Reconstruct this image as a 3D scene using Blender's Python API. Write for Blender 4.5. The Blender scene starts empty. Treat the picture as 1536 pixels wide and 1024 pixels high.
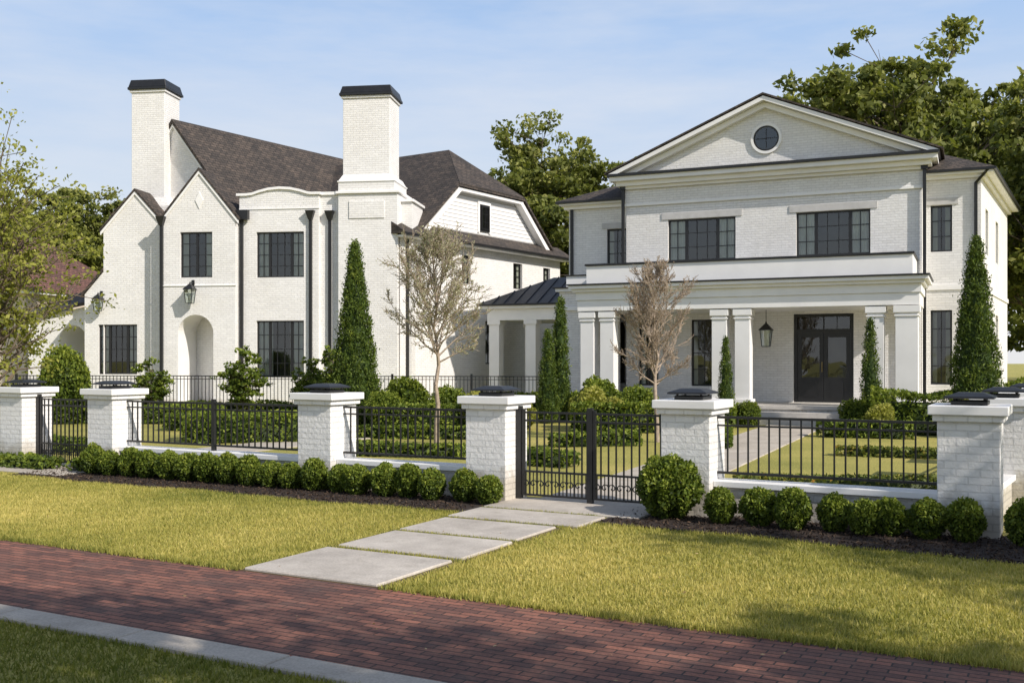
import bpy, math, random
import numpy as np
from mathutils import Matrix, Vector
sc = bpy.context.scene
COL = sc.collection
rnd = random.Random(7)

# ------------------------------------------------------------------ materials
def mat(name, col=(.5,.5,.5), rough=.7, metal=0.0, spec=None):
    m = bpy.data.materials.new(name); m.use_nodes = True
    nt = m.node_tree; b = nt.nodes['Principled BSDF']
    b.inputs['Base Color'].default_value = (*col, 1)
    b.inputs['Roughness'].default_value = rough
    b.inputs['Metallic'].default_value = metal
    if spec is not None: b.inputs['Specular IOR Level'].default_value = spec
    return m, nt, b
def noise(nt, vec, scale, detail=4, rough=.6):
    n = nt.nodes.new('ShaderNodeTexNoise'); n.inputs['Scale'].default_value = scale
    n.inputs['Detail'].default_value = detail; n.inputs['Roughness'].default_value = rough
    if vec: nt.links.new(vec, n.inputs['Vector'])
    return n.outputs[0]
def ramp(nt, fac, stops):
    r = nt.nodes.new('ShaderNodeValToRGB'); nt.links.new(fac, r.inputs[0])
    e = r.color_ramp.elements
    while len(e) < len(stops): e.new(.5)
    for i, (p, c) in enumerate(stops):
        e[i].position = p; e[i].color = (*c, 1) if len(c) == 3 else c
    return r.outputs[0]
def mixc(nt, fac, a, b, blend='MIX'):
    m = nt.nodes.new('ShaderNodeMix'); m.data_type = 'RGBA'; m.blend_type = blend
    for s, v in ((0, fac), (6, a), (7, b)):
        if isinstance(v, (int, float)): m.inputs[s].default_value = v
        elif isinstance(v, tuple): m.inputs[s].default_value = (*v, 1)
        else: nt.links.new(v, m.inputs[s])
    return m.outputs[2]
def bump(nt, b, h, strength=.5, dist=.01, inv=False):
    n = nt.nodes.new('ShaderNodeBump'); n.inputs['Strength'].default_value = strength
    n.inputs['Distance'].default_value = dist; n.invert = inv
    nt.links.new(h, n.inputs['Height'])
    nt.links.new(n.outputs[0], b.inputs['Normal'])
    return n
def uv(nt):
    n = nt.nodes.new('ShaderNodeUVMap'); n.uv_map = 'UVMap'; return n.outputs[0]
def pos(nt):
    return nt.nodes.new('ShaderNodeNewGeometry').outputs['Position']
def brick(nt, vec, c1, c2, mo, bw, rh, ms, bias=0.0, smooth=.1):
    n = nt.nodes.new('ShaderNodeTexBrick'); nt.links.new(vec, n.inputs['Vector'])
    n.inputs['Color1'].default_value = (*c1, 1); n.inputs['Color2'].default_value = (*c2, 1)
    n.inputs['Mortar'].default_value = (*mo, 1); n.inputs['Scale'].default_value = 1
    n.inputs['Brick Width'].default_value = bw; n.inputs['Row Height'].default_value = rh
    n.inputs['Mortar Size'].default_value = ms; n.inputs['Bias'].default_value = bias
    n.inputs['Mortar Smooth'].default_value = smooth
    return n

def white_brick(name, c=(.88,.868,.855), bs=1.0, mort=.83):
    m, nt, b = mat(name, rough=.7)
    br = brick(nt, uv(nt), c, tuple(x*.92 for x in c), tuple(x*mort for x in c), .22, .075, .007)
    n = noise(nt, pos(nt), .5, 5); n2 = noise(nt, pos(nt), 9, 4)
    c1 = mixc(nt, 1.0, br.outputs[0], ramp(nt, n, [(.3,(.92,.91,.89)), (.65,(1,1,1))]), 'MULTIPLY')
    c2 = mixc(nt, 1.0, c1, ramp(nt, n2, [(.25,(.92,.92,.92)), (.6,(1,1,1))]), 'MULTIPLY')
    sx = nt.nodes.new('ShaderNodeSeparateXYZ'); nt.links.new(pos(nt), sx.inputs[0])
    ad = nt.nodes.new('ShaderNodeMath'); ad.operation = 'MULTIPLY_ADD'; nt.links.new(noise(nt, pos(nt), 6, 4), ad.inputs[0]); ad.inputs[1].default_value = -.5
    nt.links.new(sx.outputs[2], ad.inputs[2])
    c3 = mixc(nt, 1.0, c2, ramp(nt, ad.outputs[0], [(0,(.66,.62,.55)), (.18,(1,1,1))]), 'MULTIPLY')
    nt.links.new(c3, b.inputs['Base Color'])
    ma = nt.nodes.new('ShaderNodeMath'); ma.operation = 'MULTIPLY_ADD'
    nt.links.new(noise(nt, pos(nt), 22, 3), ma.inputs[0]); ma.inputs[1].default_value = -.9
    nt.links.new(br.outputs[1], ma.inputs[2])
    bump(nt, b, ma.outputs[0], .75*bs, .012, True)
    return m
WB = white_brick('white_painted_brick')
def simple(name, c, rough=.6, var=.12, sc_=3, bs=.2, metal=0):
    m, nt, b = mat(name, c, rough, metal)
    n = noise(nt, pos(nt), sc_, 5)
    lo = tuple(x*(1-var) for x in c); hi = tuple(min(1, x*(1+var)) for x in c)
    nt.links.new(ramp(nt, n, [(.3, lo), (.7, hi)]), b.inputs['Base Color'])
    bump(nt, b, noise(nt, pos(nt), sc_*12, 3), bs, .004)
    return m
TRIM = simple('white_trim', (.84,.83,.815), .5, .05, 1.3, .15)
LINT = simple('grey_limestone', (.52,.51,.50), .8, .1, 5)
STONE = simple('step_stone', (.50,.47,.43), .8, .12, 4)
BLACK = simple('black_metal', (.013,.013,.014), .42, .2, 5, .05)
DOORM = simple('black_door_paint', (.010,.010,.011), .35, .2, 5, .05)
DARKIN = simple('dark_interior', (.05,.046,.038), .9, .5, .8)
CURT = simple('curtain', (.74,.74,.68), .9)
COPPER = simple('dark_metal_roof', (.045,.05,.06), .45, .2, 3, .05, .3)
BEIGE = simple('beige_stucco', (.60,.52,.43), .8)
POT = simple('teal_ceramic', (.10,.14,.14), .4)
BARK = simple('bark', (.15,.115,.085), .9, .35, 9, .8)
BARKP = simple('pale_bark', (.33,.265,.205), .9, .3, 14, .5)
def shingles(name, a, b_, mo):
    m, nt, b = mat(name, rough=.85)
    br = brick(nt, uv(nt), a, b_, mo, .30, .15, .012)
    n = noise(nt, pos(nt), 1.3, 5)
    n3 = noise(nt, pos(nt), 14, 2)
    c = mixc(nt, 1.0, br.outputs[0], ramp(nt, n, [(.3,(.7,.7,.7)), (.7,(1.2,1.13,1.05))]), 'MULTIPLY')
    c = mixc(nt, 1.0, c, ramp(nt, n3, [(.3,(.55,.55,.55)), (.7,(1.45,1.42,1.4))]), 'MULTIPLY')
    nt.links.new(c, b.inputs['Base Color'])
    bump(nt, b, br.outputs[1], 1.0, .03, True)
    return m
SHING = shingles('roof_shingles', (.090,.073,.062), (.045,.039,.036), (.02,.018,.017))
SHINGR = shingles('red_brown_shingles', (.19,.095,.08), (.12,.065,.055), (.04,.025,.02))
def siding():
    m, nt, b = mat('lap_siding', (.81,.80,.78), .55)
    br = brick(nt, uv(nt), (.84,.83,.82), (.81,.80,.79), (.42,.41,.40), 6, .15, .012)
    nt.links.new(br.outputs[0], b.inputs['Base Color'])
    bump(nt, b, br.outputs[1], .9, .02, True); return m
SIDING = siding()
def glass():
    m, nt, b = mat('window_glass')
    nt.nodes.remove(b)
    g = nt.nodes.new('ShaderNodeBsdfGlossy'); g.inputs['Roughness'].default_value = .02
    g.inputs['Color'].default_value = (.9,.93,.95,1)
    t = nt.nodes.new('ShaderNodeBsdfTransparent'); t.inputs['Color'].default_value = (.80,.84,.81,1)
    fr = nt.nodes.new('ShaderNodeFresnel'); fr.inputs['IOR'].default_value = 1.5
    ma = nt.nodes.new('ShaderNodeMath'); ma.operation = 'ADD'; ma.inputs[1].default_value = .05
    nt.links.new(fr.outputs[0], ma.inputs[0])
    bp = nt.nodes.new('ShaderNodeBump'); bp.inputs['Strength'].default_value = .25; bp.inputs['Distance'].default_value = .03
    nt.links.new(noise(nt, pos(nt), 1.2, 1), bp.inputs['Height']); nt.links.new(bp.outputs[0], g.inputs['Normal'])
    mx = nt.nodes.new('ShaderNodeMixShader')
    nt.links.new(ma.outputs[0], mx.inputs[0]); nt.links.new(t.outputs[0], mx.inputs[1]); nt.links.new(g.outputs[0], mx.inputs[2])
    nt.links.new(mx.outputs[0], nt.nodes['Material Output'].inputs[0]); return m
GLASS = glass()
def leafmat(name, stops, trans=.3, rough=.55):
    m, nt, b = mat(name, rough=rough); b.inputs['Specular IOR Level'].default_value = .25
    at = nt.nodes.new('ShaderNodeAttribute'); at.attribute_name = 'tint'
    c = ramp(nt, at.outputs['Fac'], stops)
    nt.links.new(c, b.inputs['Base Color'])
    if trans <= 0: return m
    tr = nt.nodes.new('ShaderNodeBsdfTranslucent')
    nt.links.new(mixc(nt, 1.0, c, (1.15,1.2,.6), 'MULTIPLY'), tr.inputs['Color'])
    mx = nt.nodes.new('ShaderNodeMixShader'); mx.inputs[0].default_value = trans
    nt.links.new(b.outputs[0], mx.inputs[1]); nt.links.new(tr.outputs[0], mx.inputs[2])
    nt.links.new(mx.outputs[0], nt.nodes['Material Output'].inputs[0]); return m
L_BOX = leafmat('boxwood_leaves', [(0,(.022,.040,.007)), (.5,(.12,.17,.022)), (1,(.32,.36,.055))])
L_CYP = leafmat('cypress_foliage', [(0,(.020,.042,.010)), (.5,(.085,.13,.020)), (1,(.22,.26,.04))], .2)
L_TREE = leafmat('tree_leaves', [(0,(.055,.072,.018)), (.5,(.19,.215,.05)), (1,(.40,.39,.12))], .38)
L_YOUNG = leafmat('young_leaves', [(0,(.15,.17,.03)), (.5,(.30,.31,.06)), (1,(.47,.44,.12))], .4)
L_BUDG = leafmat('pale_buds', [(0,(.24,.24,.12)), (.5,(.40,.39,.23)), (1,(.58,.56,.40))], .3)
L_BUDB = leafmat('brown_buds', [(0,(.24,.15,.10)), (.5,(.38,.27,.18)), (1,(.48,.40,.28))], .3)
L_GRASS = leafmat('grass_blades', [(0,(.15,.175,.034)), (.45,(.39,.36,.088)), (1,(.70,.58,.21))], .3)
L_MULCH = leafmat('mulch_chips', [(0,(.014,.009,.007)), (.6,(.045,.029,.02)), (1,(.11,.075,.05))], 0, .9)
L_GC = leafmat('groundcover', [(0,(.04,.06,.014)), (.7,(.17,.20,.035)), (.95,(.33,.26,.05)), (1,(.44,.24,.05))], .2)
L_FALL = leafmat('dry_leaves', [(0,(.16,.09,.04)), (1,(.5,.38,.2))], 0, .8)

# ------------------------------------------------------------------ mesh builder
class Fr:
    def __init__(s, O, A, B): s.O, s.A, s.B = O, A, B
    def __call__(s, p):
        u, w, z = p
        return (s.O[0]+s.A[0]*u+s.B[0]*w, s.O[1]+s.A[1]*u+s.B[1]*w, z)
WORLD = Fr((0,0),(1,0),(0,1))
class MB:
    def __init__(s, fr=WORLD): s.v=[]; s.f=[]; s.m=[]; s.mats=[]; s.fr=fr
    def mi(s, m):
        if m not in s.mats: s.mats.append(m)
        return s.mats.index(m)
    def poly(s, pts, m):
        i = len(s.v); s.v += [s.fr(p) for p in pts]; s.f.append(list(range(i, i+len(pts)))); s.m.append(s.mi(m))
    def solid(s, bot, top, m):
        n = len(bot); i = len(s.v); s.v += [s.fr(p) for p in bot]+[s.fr(p) for p in top]; k = s.mi(m)
        s.f.append(list(range(i+n-1, i-1, -1))); s.m.append(k)
        s.f.append(list(range(i+n, i+2*n))); s.m.append(k)
        for j in range(n):
            q = (j+1) % n; s.f.append([i+j, i+q, i+n+q, i+n+j]); s.m.append(k)
    def box(s, u0,u1,w0,w1,z0,z1, m, taper=0):
        t = taper
        s.solid([(u0,w0,z0),(u1,w0,z0),(u1,w1,z0),(u0,w1,z0)],
                [(u0+t,w0+t,z1),(u1-t,w0+t,z1),(u1-t,w1-t,z1),(u0+t,w1-t,z1)], m)
    def extr(s, prof, w0, w1, m):
        s.solid([(u,w0,z) for u,z in prof], [(u,w1,z) for u,z in prof], m)
    def lathe(s, c, prof, m, n=16):
        i = len(s.v); k = s.mi(m)
        for r, z in prof:
            for j in range(n):
                a = 2*math.pi*j/n; p = s.fr((c[0], c[1], z)); s.v.append((p[0]+r*math.cos(a), p[1]+r*math.sin(a), z))
        for a in range(len(prof)-1):
            for j in range(n):
                q = (j+1) % n
                s.f.append([i+a*n+j, i+a*n+q, i+(a+1)*n+q, i+(a+1)*n+j]); s.m.append(k)
    def disc(s, u, z, r, w0, w1, m, n=32, inner=0):
        for j in range(n):
            a, b = 2*math.pi*j/n, 2*math.pi*(j+1)/n
            P = lambda rr, t: (u+rr*math.cos(t), z+rr*math.sin(t))
            if inner: pr = [P(inner,a), P(r,a), P(r,b), P(inner,b)]
            else: pr = [(u,z), P(r,a), P(r,b)]
            s.poly([(x,w0,y) for x,y in pr], m)
            s.poly([(*P(r,a)[:1], w0, P(r,a)[1]), (P(r,b)[0], w0, P(r,b)[1]), (P(r,b)[0], w1, P(r,b)[1]), (P(r,a)[0], w1, P(r,a)[1])], m)
    def build(s, name, parent=None, bevel=0):
        me = bpy.data.meshes.new(name); me.from_pydata(s.v, [], s.f)
        for m in s.mats: me.materials.append(m)
        me.polygons.foreach_set('material_index', s.m)
        me.update()
        ul = me.uv_layers.new(name='UVMap')
        up = Vector((0,0,1))
        for p in me.polygons:
            n = p.normal
            if abs(n.z) > .97: t, b = Vector((1,0,0)), Vector((0,1,0))
            else:
                t = up.cross(n).normalized(); b = n.cross(t)
            for li in p.loop_indices:
                c = me.vertices[me.loops[li].vertex_index].co
                ul.data[li].uv = (c.dot(t), c.dot(b))
        o = bpy.data.objects.new(name, me); COL.objects.link(o)
        if parent:
            o.parent = parent; o.matrix_parent_inverse = Matrix.Translation(-parent.location)
        if bevel:
            md = o.modifiers.new('bevel', 'BEVEL'); md.width = bevel; md.segments = 1; md.limit_method = 'ANGLE'
        return o
def empty(name, loc):
    e = bpy.data.objects.new(name, None); e.location = loc; e.empty_display_size = .5; COL.objects.link(e); return e

def panel(mb, u0,u1,z0,z1,w, ops, m=WB, depth=.45):
    us = sorted({u0,u1} | {x for o in ops for x in o[:2] if u0 < x < u1})
    zs = sorted({z0,z1} | {x for o in ops for x in o[2:4] if z0 < x < z1})
    for i in range(len(us)-1):
        for j in range(len(zs)-1):
            cu, cz = (us[i]+us[i+1])/2, (zs[j]+zs[j+1])/2
            if any(o[0] < cu < o[1] and o[2] < cz < o[3] for o in ops): continue
            mb.poly([(us[i],w,zs[j]),(us[i+1],w,zs[j]),(us[i+1],w,zs[j+1]),(us[i],w,zs[j+1])], m)
    for o in ops:
        a,b,c,d = o[:4]
        arch = len(o) > 4
        dd = o[4] if arch else depth
        if arch:
            R = (b-a)/2; uc = (a+b)/2; zs_ = d-R; n = 20
            arc = [(uc+R*math.cos(math.pi*k/n), zs_+R*math.sin(math.pi*k/n)) for k in range(n+1)]
            for k in range(n):
                cor = (b,d) if k < n/2 else (a,d)
                mb.poly([(arc[k][0],w,arc[k][1]),(cor[0],w,cor[1]),(arc[k+1][0],w,arc[k+1][1])], m)
                mb.poly([(arc[k][0],w,arc[k][1]),(arc[k+1][0],w,arc[k+1][1]),(arc[k+1][0],w+dd,arc[k+1][1]),(arc[k][0],w+dd,arc[k][1])], TRIM)
            mb.poly([(uc,w,d),(a,w,d),(a,w,d-.0001)], m)
            ztop = zs_
        else:
            ztop = d
            mb.poly([(a,w,d),(b,w,d),(b,w+dd,d),(a,w+dd,d)], m)
        mb.poly([(a,w,c),(a,w,ztop),(a,w+dd,ztop),(a,w+dd,c)], TRIM if arch else m)
        mb.poly([(b,w,c),(b,w,ztop),(b,w+dd,ztop),(b,w+dd,c)], TRIM if arch else m)
        mb.poly([(a,w,c),(b,w,c),(b,w+dd,c),(a,w+dd,c)], STONE if arch else m)
        mb.poly([(a,w+dd,c),(b,w+dd,c),(b,w+dd,d),(a,w+dd,d)], TRIM if arch else DARKIN)
def window(fb, a,b,c,d,w, parts=2, cols=2, rows=4, curtain=True, r=.09):
    f = .05; w0, w1 = w+r, w+r+.05
    fb.box(a,b,w0,w1,c,c+f,BLACK); fb.box(a,b,w0,w1,d-f,d,BLACK)
    fb.box(a,a+f,w0,w1,c+f,d-f,BLACK); fb.box(b-f,b,w0,w1,c+f,d-f,BLACK)
    W = (b-a)
    fr_ = {1:[0,1], 2:[0,.5,1], 3:[0,.27,.73,1]}[parts]
    for q in fr_[1:-1]:
        x = a+W*q; fb.box(x-.045,x+.045,w0+.002,w1,c+f,d-f,BLACK)
    for i in range(parts):
        x0, x1 = a+W*fr_[i], a+W*fr_[i+1]
        cc = cols+1 if (parts == 3 and i == 1) else cols
        for k in range(1, cc):
            x = x0+(x1-x0)*k/cc; fb.box(x-.011,x+.011,w0+.012,w1-.006,c+f,d-f,BLACK)
    for k in range(1, rows):
        z = c+(d-c)*k/rows; fb.box(a+f,b-f,w0+.014,w1-.008,z-.011,z+.011,BLACK)
    fb.poly([(a+f,w0+.03,c+f),(b-f,w0+.03,c+f),(b-f,w0+.03,d-f),(a+f,w0+.03,d-f)], GLASS)
    if curtain:
        cw = min(.55, W*.27)*rnd.uniform(.8,1.25)
        for s0, s1 in ((a+.03, a+cw), (b-cw, b-.03)):
            n = 14
            for k in range(n):
                x0 = s0+(s1-s0)*k/n; x1 = s0+(s1-s0)*(k+1)/n
                y0 = w+.155+.035*(k % 2); y1 = w+.155+.035*((k+1) % 2)
                fb.poly([(x0,y0,c+.02),(x1,y1,c+.02),(x1,y1,d-.02),(x0,y0,d-.02)], CURT)
def lantern(name, fr, u, w, z, s=1.0, hang=0, wall=True):
    b = MB(fr); h = .34*s; r = .11*s
    b.box(u-r*.7,u+r*.7,w-r*.7,w+r*.7,z-.02,z,BLACK)
    for i, j in ((-1,-1),(1,-1),(1,1),(-1,1)):
        b.solid([(u+i*r*.7-.01,w+j*r*.7-.01,z),(u+i*r*.7+.01,w+j*r*.7-.01,z),(u+i*r*.7+.01,w+j*r*.7+.01,z),(u+i*r*.7-.01,w+j*r*.7+.01,z)],
                [(u+i*r-.01,w+j*r-.01,z+h),(u+i*r+.01,w+j*r-.01,z+h),(u+i*r+.01,w+j*r+.01,z+h),(u+i*r-.01,w+j*r+.01,z+h)], BLACK)
    b.solid([(u-r*.66,w-r*.66,z+.002),(u+r*.66,w-r*.66,z+.002),(u+r*.66,w+r*.66,z+.002),(u-r*.66,w+r*.66,z+.002)],
            [(u-r*.95,w-r*.95,z+h-.002),(u+r*.95,w-r*.95,z+h-.002),(u+r*.95,w+r*.95,z+h-.002),(u-r*.95,w+r*.95,z+h-.002)], GLASS)
    b.box(u-r*1.25,u+r*1.25,w-r*1.25,w+r*1.25,z+h,z+h+.02,BLACK)
    b.box(u-r*1.2,u+r*1.2,w-r*1.2,w+r*1.2,z+h+.021,z+h+.14*s,BLACK, taper=r*.95)
    b.lathe((u,w), [(.025,z+h+.12*s),(.03,z+h+.16*s),(.008,z+h+.2*s)], BLACK, 8)
    b.lathe((u,w), [(.014*s,z),(.014*s,z+.16*s),(0.001,z+.17*s)], TRIM, 8)
    if hang: b.box(u-.008,u+.008,w-.008,w+.008,z+h+.15*s,z+h+hang,BLACK)
    if wall:
        b.box(u-.02,u+.02,w,w+r+.12,z+h+.16*s,z+h+.19*s,BLACK)
        b.box(u-.05,u+.05,w+r+.10,w+r+.125,z+h-.02,z+h+.26*s,BLACK)
    b.build(name)

# ------------------------------------------------------------------ foliage tools
def np_mesh(name, V, F, mats, mi=None, tint=None):
    me = bpy.data.meshes.new(name); V = np.ascontiguousarray(V, dtype=np.float32); F = np.ascontiguousarray(F, dtype=np.int32)
    k = F.shape[1]
    me.vertices.add(len(V)); me.vertices.foreach_set('co', V.ravel())
    me.loops.add(F.size); me.loops.foreach_set('vertex_index', F.ravel())
    me.polygons.add(len(F)); me.polygons.foreach_set('loop_start', np.arange(0, F.size, k, dtype=np.int32))
    try: me.polygons.foreach_set('loop_total', np.full(len(F), k, dtype=np.int32))
    except Exception: pass
    for m in mats: me.materials.append(m)
    if mi is not None: me.polygons.foreach_set('material_index', np.asarray(mi, dtype=np.int32))
    if tint is not None:
        a = me.attributes.new('tint', 'FLOAT', 'FACE'); a.data.foreach_set('value', np.clip(np.asarray(tint, dtype=np.float32), 0, 1))
    me.update(calc_edges=True); return me
def nrm(a): return a/np.maximum(np.linalg.norm(a, axis=1, keepdims=True), 1e-9)
def leaves(C, S, rng, up=0.0, asp=.55, out=None):
    N = len(C); t = rng.normal(size=(N,3)); t[:,2] += up
    if out is not None: t += out
    t = nrm(t); b = nrm(np.cross(t, rng.normal(size=(N,3))))
    S = np.asarray(S).reshape(-1,1)*np.ones((N,1))
    V = np.stack([C-t*S, C+b*S*asp, C+t*S, C-b*S*asp], 1).reshape(-1,3)
    return V, np.arange(4*N).reshape(N,4)
def tubes(segs, k=5):
    s = np.array(segs, dtype=float); p0, p1, r0, r1 = s[:,:3], s[:,3:6], s[:,6:7], s[:,7:8]
    d = nrm(p1-p0); ref = np.where(np.abs(d[:,2:3]) > .9, [[1,0,0]], [[0,0,1]])
    x = nrm(np.cross(d, ref)); y = np.cross(d, x); N = len(s)
    V = []
    for p, r in ((p0, r0), (p1, r1)):
        for j in range(k):
            a = 2*math.pi*j/k; V.append(p+r*(math.cos(a)*x+math.sin(a)*y))
    V = np.stack(V, 1).reshape(-1,3); base = (np.arange(N)*2*k)[:,None]
    F = np.concatenate([base+np.array([[j, (j+1) % k, k+(j+1) % k, k+j]]) for j in range(k)], 0)
    return V, F
def sphere(c, r, n=14, m=8):
    V = []; F = []
    for i in range(m+1):
        th = math.pi*(.02+.96*i/m)
        for j in range(n):
            ph = 2*math.pi*j/n
            V.append((c[0]+r[0]*math.sin(th)*math.cos(ph), c[1]+r[1]*math.sin(th)*math.sin(ph), c[2]+r[2]*math.cos(th)))
    for i in range(m):
        for j in range(n): F.append([i*n+j, i*n+(j+1) % n, (i+1)*n+(j+1) % n, (i+1)*n+j])
    return np.array(V), np.array(F)
def combine(parts):
    Vs, Fs, M, T = [], [], [], []; o = 0
    for V, F, m, t in parts:
        Vs.append(V); Fs.append(F+o); o += len(V); M.append(np.full(len(F), m)); T.append(np.ones(len(F))*t)
    return np.concatenate(Vs), np.concatenate(Fs), np.concatenate(M), np.concatenate(T)
def put(name, me, loc=(0,0,0), rot=0, scale=(1,1,1), parent=None):
    o = bpy.data.objects.new(name, me); o.location = loc; o.rotation_euler = (0,0,rot)
    o.scale = (scale,)*3 if isinstance(scale, (int,float)) else scale
    COL.objects.link(o)
    if parent: o.parent = parent; o.matrix_parent_inverse = Matrix.Translation(-parent.location)
    return o
def lump(d, seed, f=3.0):
    r = np.random.default_rng(seed); s = 0
    for i in range(5):
        k = r.normal(size=3)*f*(1+i*.5); s = s+np.sin(d@k+r.uniform(0,6.28))/(1+i*.4)
    return s/3.2

def ball_mesh(name, seed, r=1.0, n=3600, leaf=.11, leafm=L_BOX, squash=1.05, rough=.15):
    rng = np.random.default_rng(seed)
    d = nrm(rng.normal(size=(n,3))); L = lump(d, seed, 3.6)
    rad = r*(.76+.30*rng.random(n)**.8)*(1+rough*L)
    C = d*rad[:,None]; C[:,2] *= squash; C[:,2] += r*squash*1.0
    low = np.clip(1-C[:,2]/(.8*r), 0, 1); C[:,:2] *= (1-.22*low)[:,None]
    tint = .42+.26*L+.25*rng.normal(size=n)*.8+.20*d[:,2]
    V, F = leaves(C, leaf*r*(.6+.7*rng.random(n)), rng, out=d*.7)
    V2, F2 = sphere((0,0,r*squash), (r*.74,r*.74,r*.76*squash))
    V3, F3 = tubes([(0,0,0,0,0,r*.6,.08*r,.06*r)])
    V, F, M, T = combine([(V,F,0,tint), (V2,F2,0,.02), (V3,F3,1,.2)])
    return np_mesh(name, V, F, [leafm, BARK], M, T)
def cypress_mesh(name, seed, H, R, n=12000, leaf=.06, leafm=L_CYP, top=.85, rough=.14):
    rng = np.random.default_rng(seed)
    # overlapping small upright sprays over a filled cone give the dense, softly ragged outline
    k = 22; ns = n//k; hs = (np.arange(ns)+rng.random(ns))/ns; hs = hs**1.35
    prof = lambda h: R*np.minimum(1, .74+1.7*h)*np.clip(1-h, 0, 1)**top*1.08
    a = rng.random(ns)*2*math.pi
    ln = lump(np.stack([np.cos(a)*1.8, np.sin(a)*1.8, hs*H*1.3], 1), seed, 2.0)
    rr = prof(hs)*(1+rough*ln)*rng.uniform(.80,1.0,ns)
    P = np.stack([rr*np.cos(a), rr*np.sin(a), hs*(H-.12)], 1)
    sl = (.09+.20*R*rng.random(ns))*(1.1-.5*hs)
    t = rng.random((ns,k)); wdt = .055*(R/.6)**.5*(1.2-t)+.012
    dirv = nrm(np.stack([np.cos(a)*.28, np.sin(a)*.28, np.ones(ns)], 1))
    C = P[:,None,:]+dirv[:,None,:]*(t*sl[:,None]*1.5)[:,:,None]+rng.normal(size=(ns,k,3))*wdt[:,:,None]
    C = C.reshape(-1,3); C[:,2] = np.maximum(C[:,2], .02)
    out = np.repeat(np.stack([np.cos(a)*.5, np.sin(a)*.5, a*0], 1), k, 0)
    V, F = leaves(C, leaf*(.45+.7*rng.random(len(C))), rng, up=1.3, asp=.38, out=out)
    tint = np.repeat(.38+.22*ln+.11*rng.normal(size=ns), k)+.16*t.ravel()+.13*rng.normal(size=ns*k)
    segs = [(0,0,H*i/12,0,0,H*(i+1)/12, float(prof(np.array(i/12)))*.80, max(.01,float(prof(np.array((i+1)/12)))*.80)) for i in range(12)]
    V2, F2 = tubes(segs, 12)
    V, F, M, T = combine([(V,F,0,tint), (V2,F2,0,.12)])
    return np_mesh(name, V, F, [leafm], M, T)
def hedge(name, p0, p1, width, h, leafm=L_BOX, dens=520, size=.045, seed=1, rough=.24):
    rng = np.random.default_rng(seed); p0 = np.array(p0, float); p1 = np.array(p1, float)
    L = np.linalg.norm(p1-p0); d = (p1-p0)/L; q = np.array([-d[1], d[0]])
    n = int(dens*(L*width+2*L*h+2*width*h))
    k = rng.choice(3, n, p=np.array([L*width, 2*L*h, 2*width*h])/(L*width+2*L*h+2*width*h))
    s = rng.random(n)*L; t = (rng.random(n)-.5)*width; z = rng.random(n)*h
    z = np.where(k == 0, h, z); t = np.where(k == 1, np.sign(t)*width/2, t); s = np.where(k == 2, np.where(rng.random(n) < .5, 0, L), s)
    e = np.minimum(1, z/h); t *= 1-.18*e**3
    z = np.where(k == 0, z*(1-.2*(2*t/width)**4), z)
    P = np.stack([s, t, z], 1); ln = lump(P*2.4, seed, 1.0)
    cen = np.stack([s, t*0, z*0+h*.45], 1); o = nrm(P-cen)
    C = P+o*(rough*h*ln[:,None]*.8-rng.random((n,1))*.08)
    C[:,2] = np.maximum(C[:,2], .01)
    W = np.stack([d[0]*C[:,0]+q[0]*C[:,1], d[1]*C[:,0]+q[1]*C[:,1], C[:,2]], 1)
    V, F = leaves(W, size*(.6+.8*rng.random(n)), rng, up=.3)
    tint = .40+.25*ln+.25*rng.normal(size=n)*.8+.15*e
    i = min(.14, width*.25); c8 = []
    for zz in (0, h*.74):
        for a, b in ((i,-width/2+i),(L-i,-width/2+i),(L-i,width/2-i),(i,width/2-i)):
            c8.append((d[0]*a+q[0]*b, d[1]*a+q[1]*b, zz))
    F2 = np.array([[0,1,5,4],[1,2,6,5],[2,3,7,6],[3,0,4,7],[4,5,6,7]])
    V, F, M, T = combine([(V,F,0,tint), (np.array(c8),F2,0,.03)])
    return put(name, np_mesh(name, V, F, [leafm], M, T), (p0[0], p0[1], 0))
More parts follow.
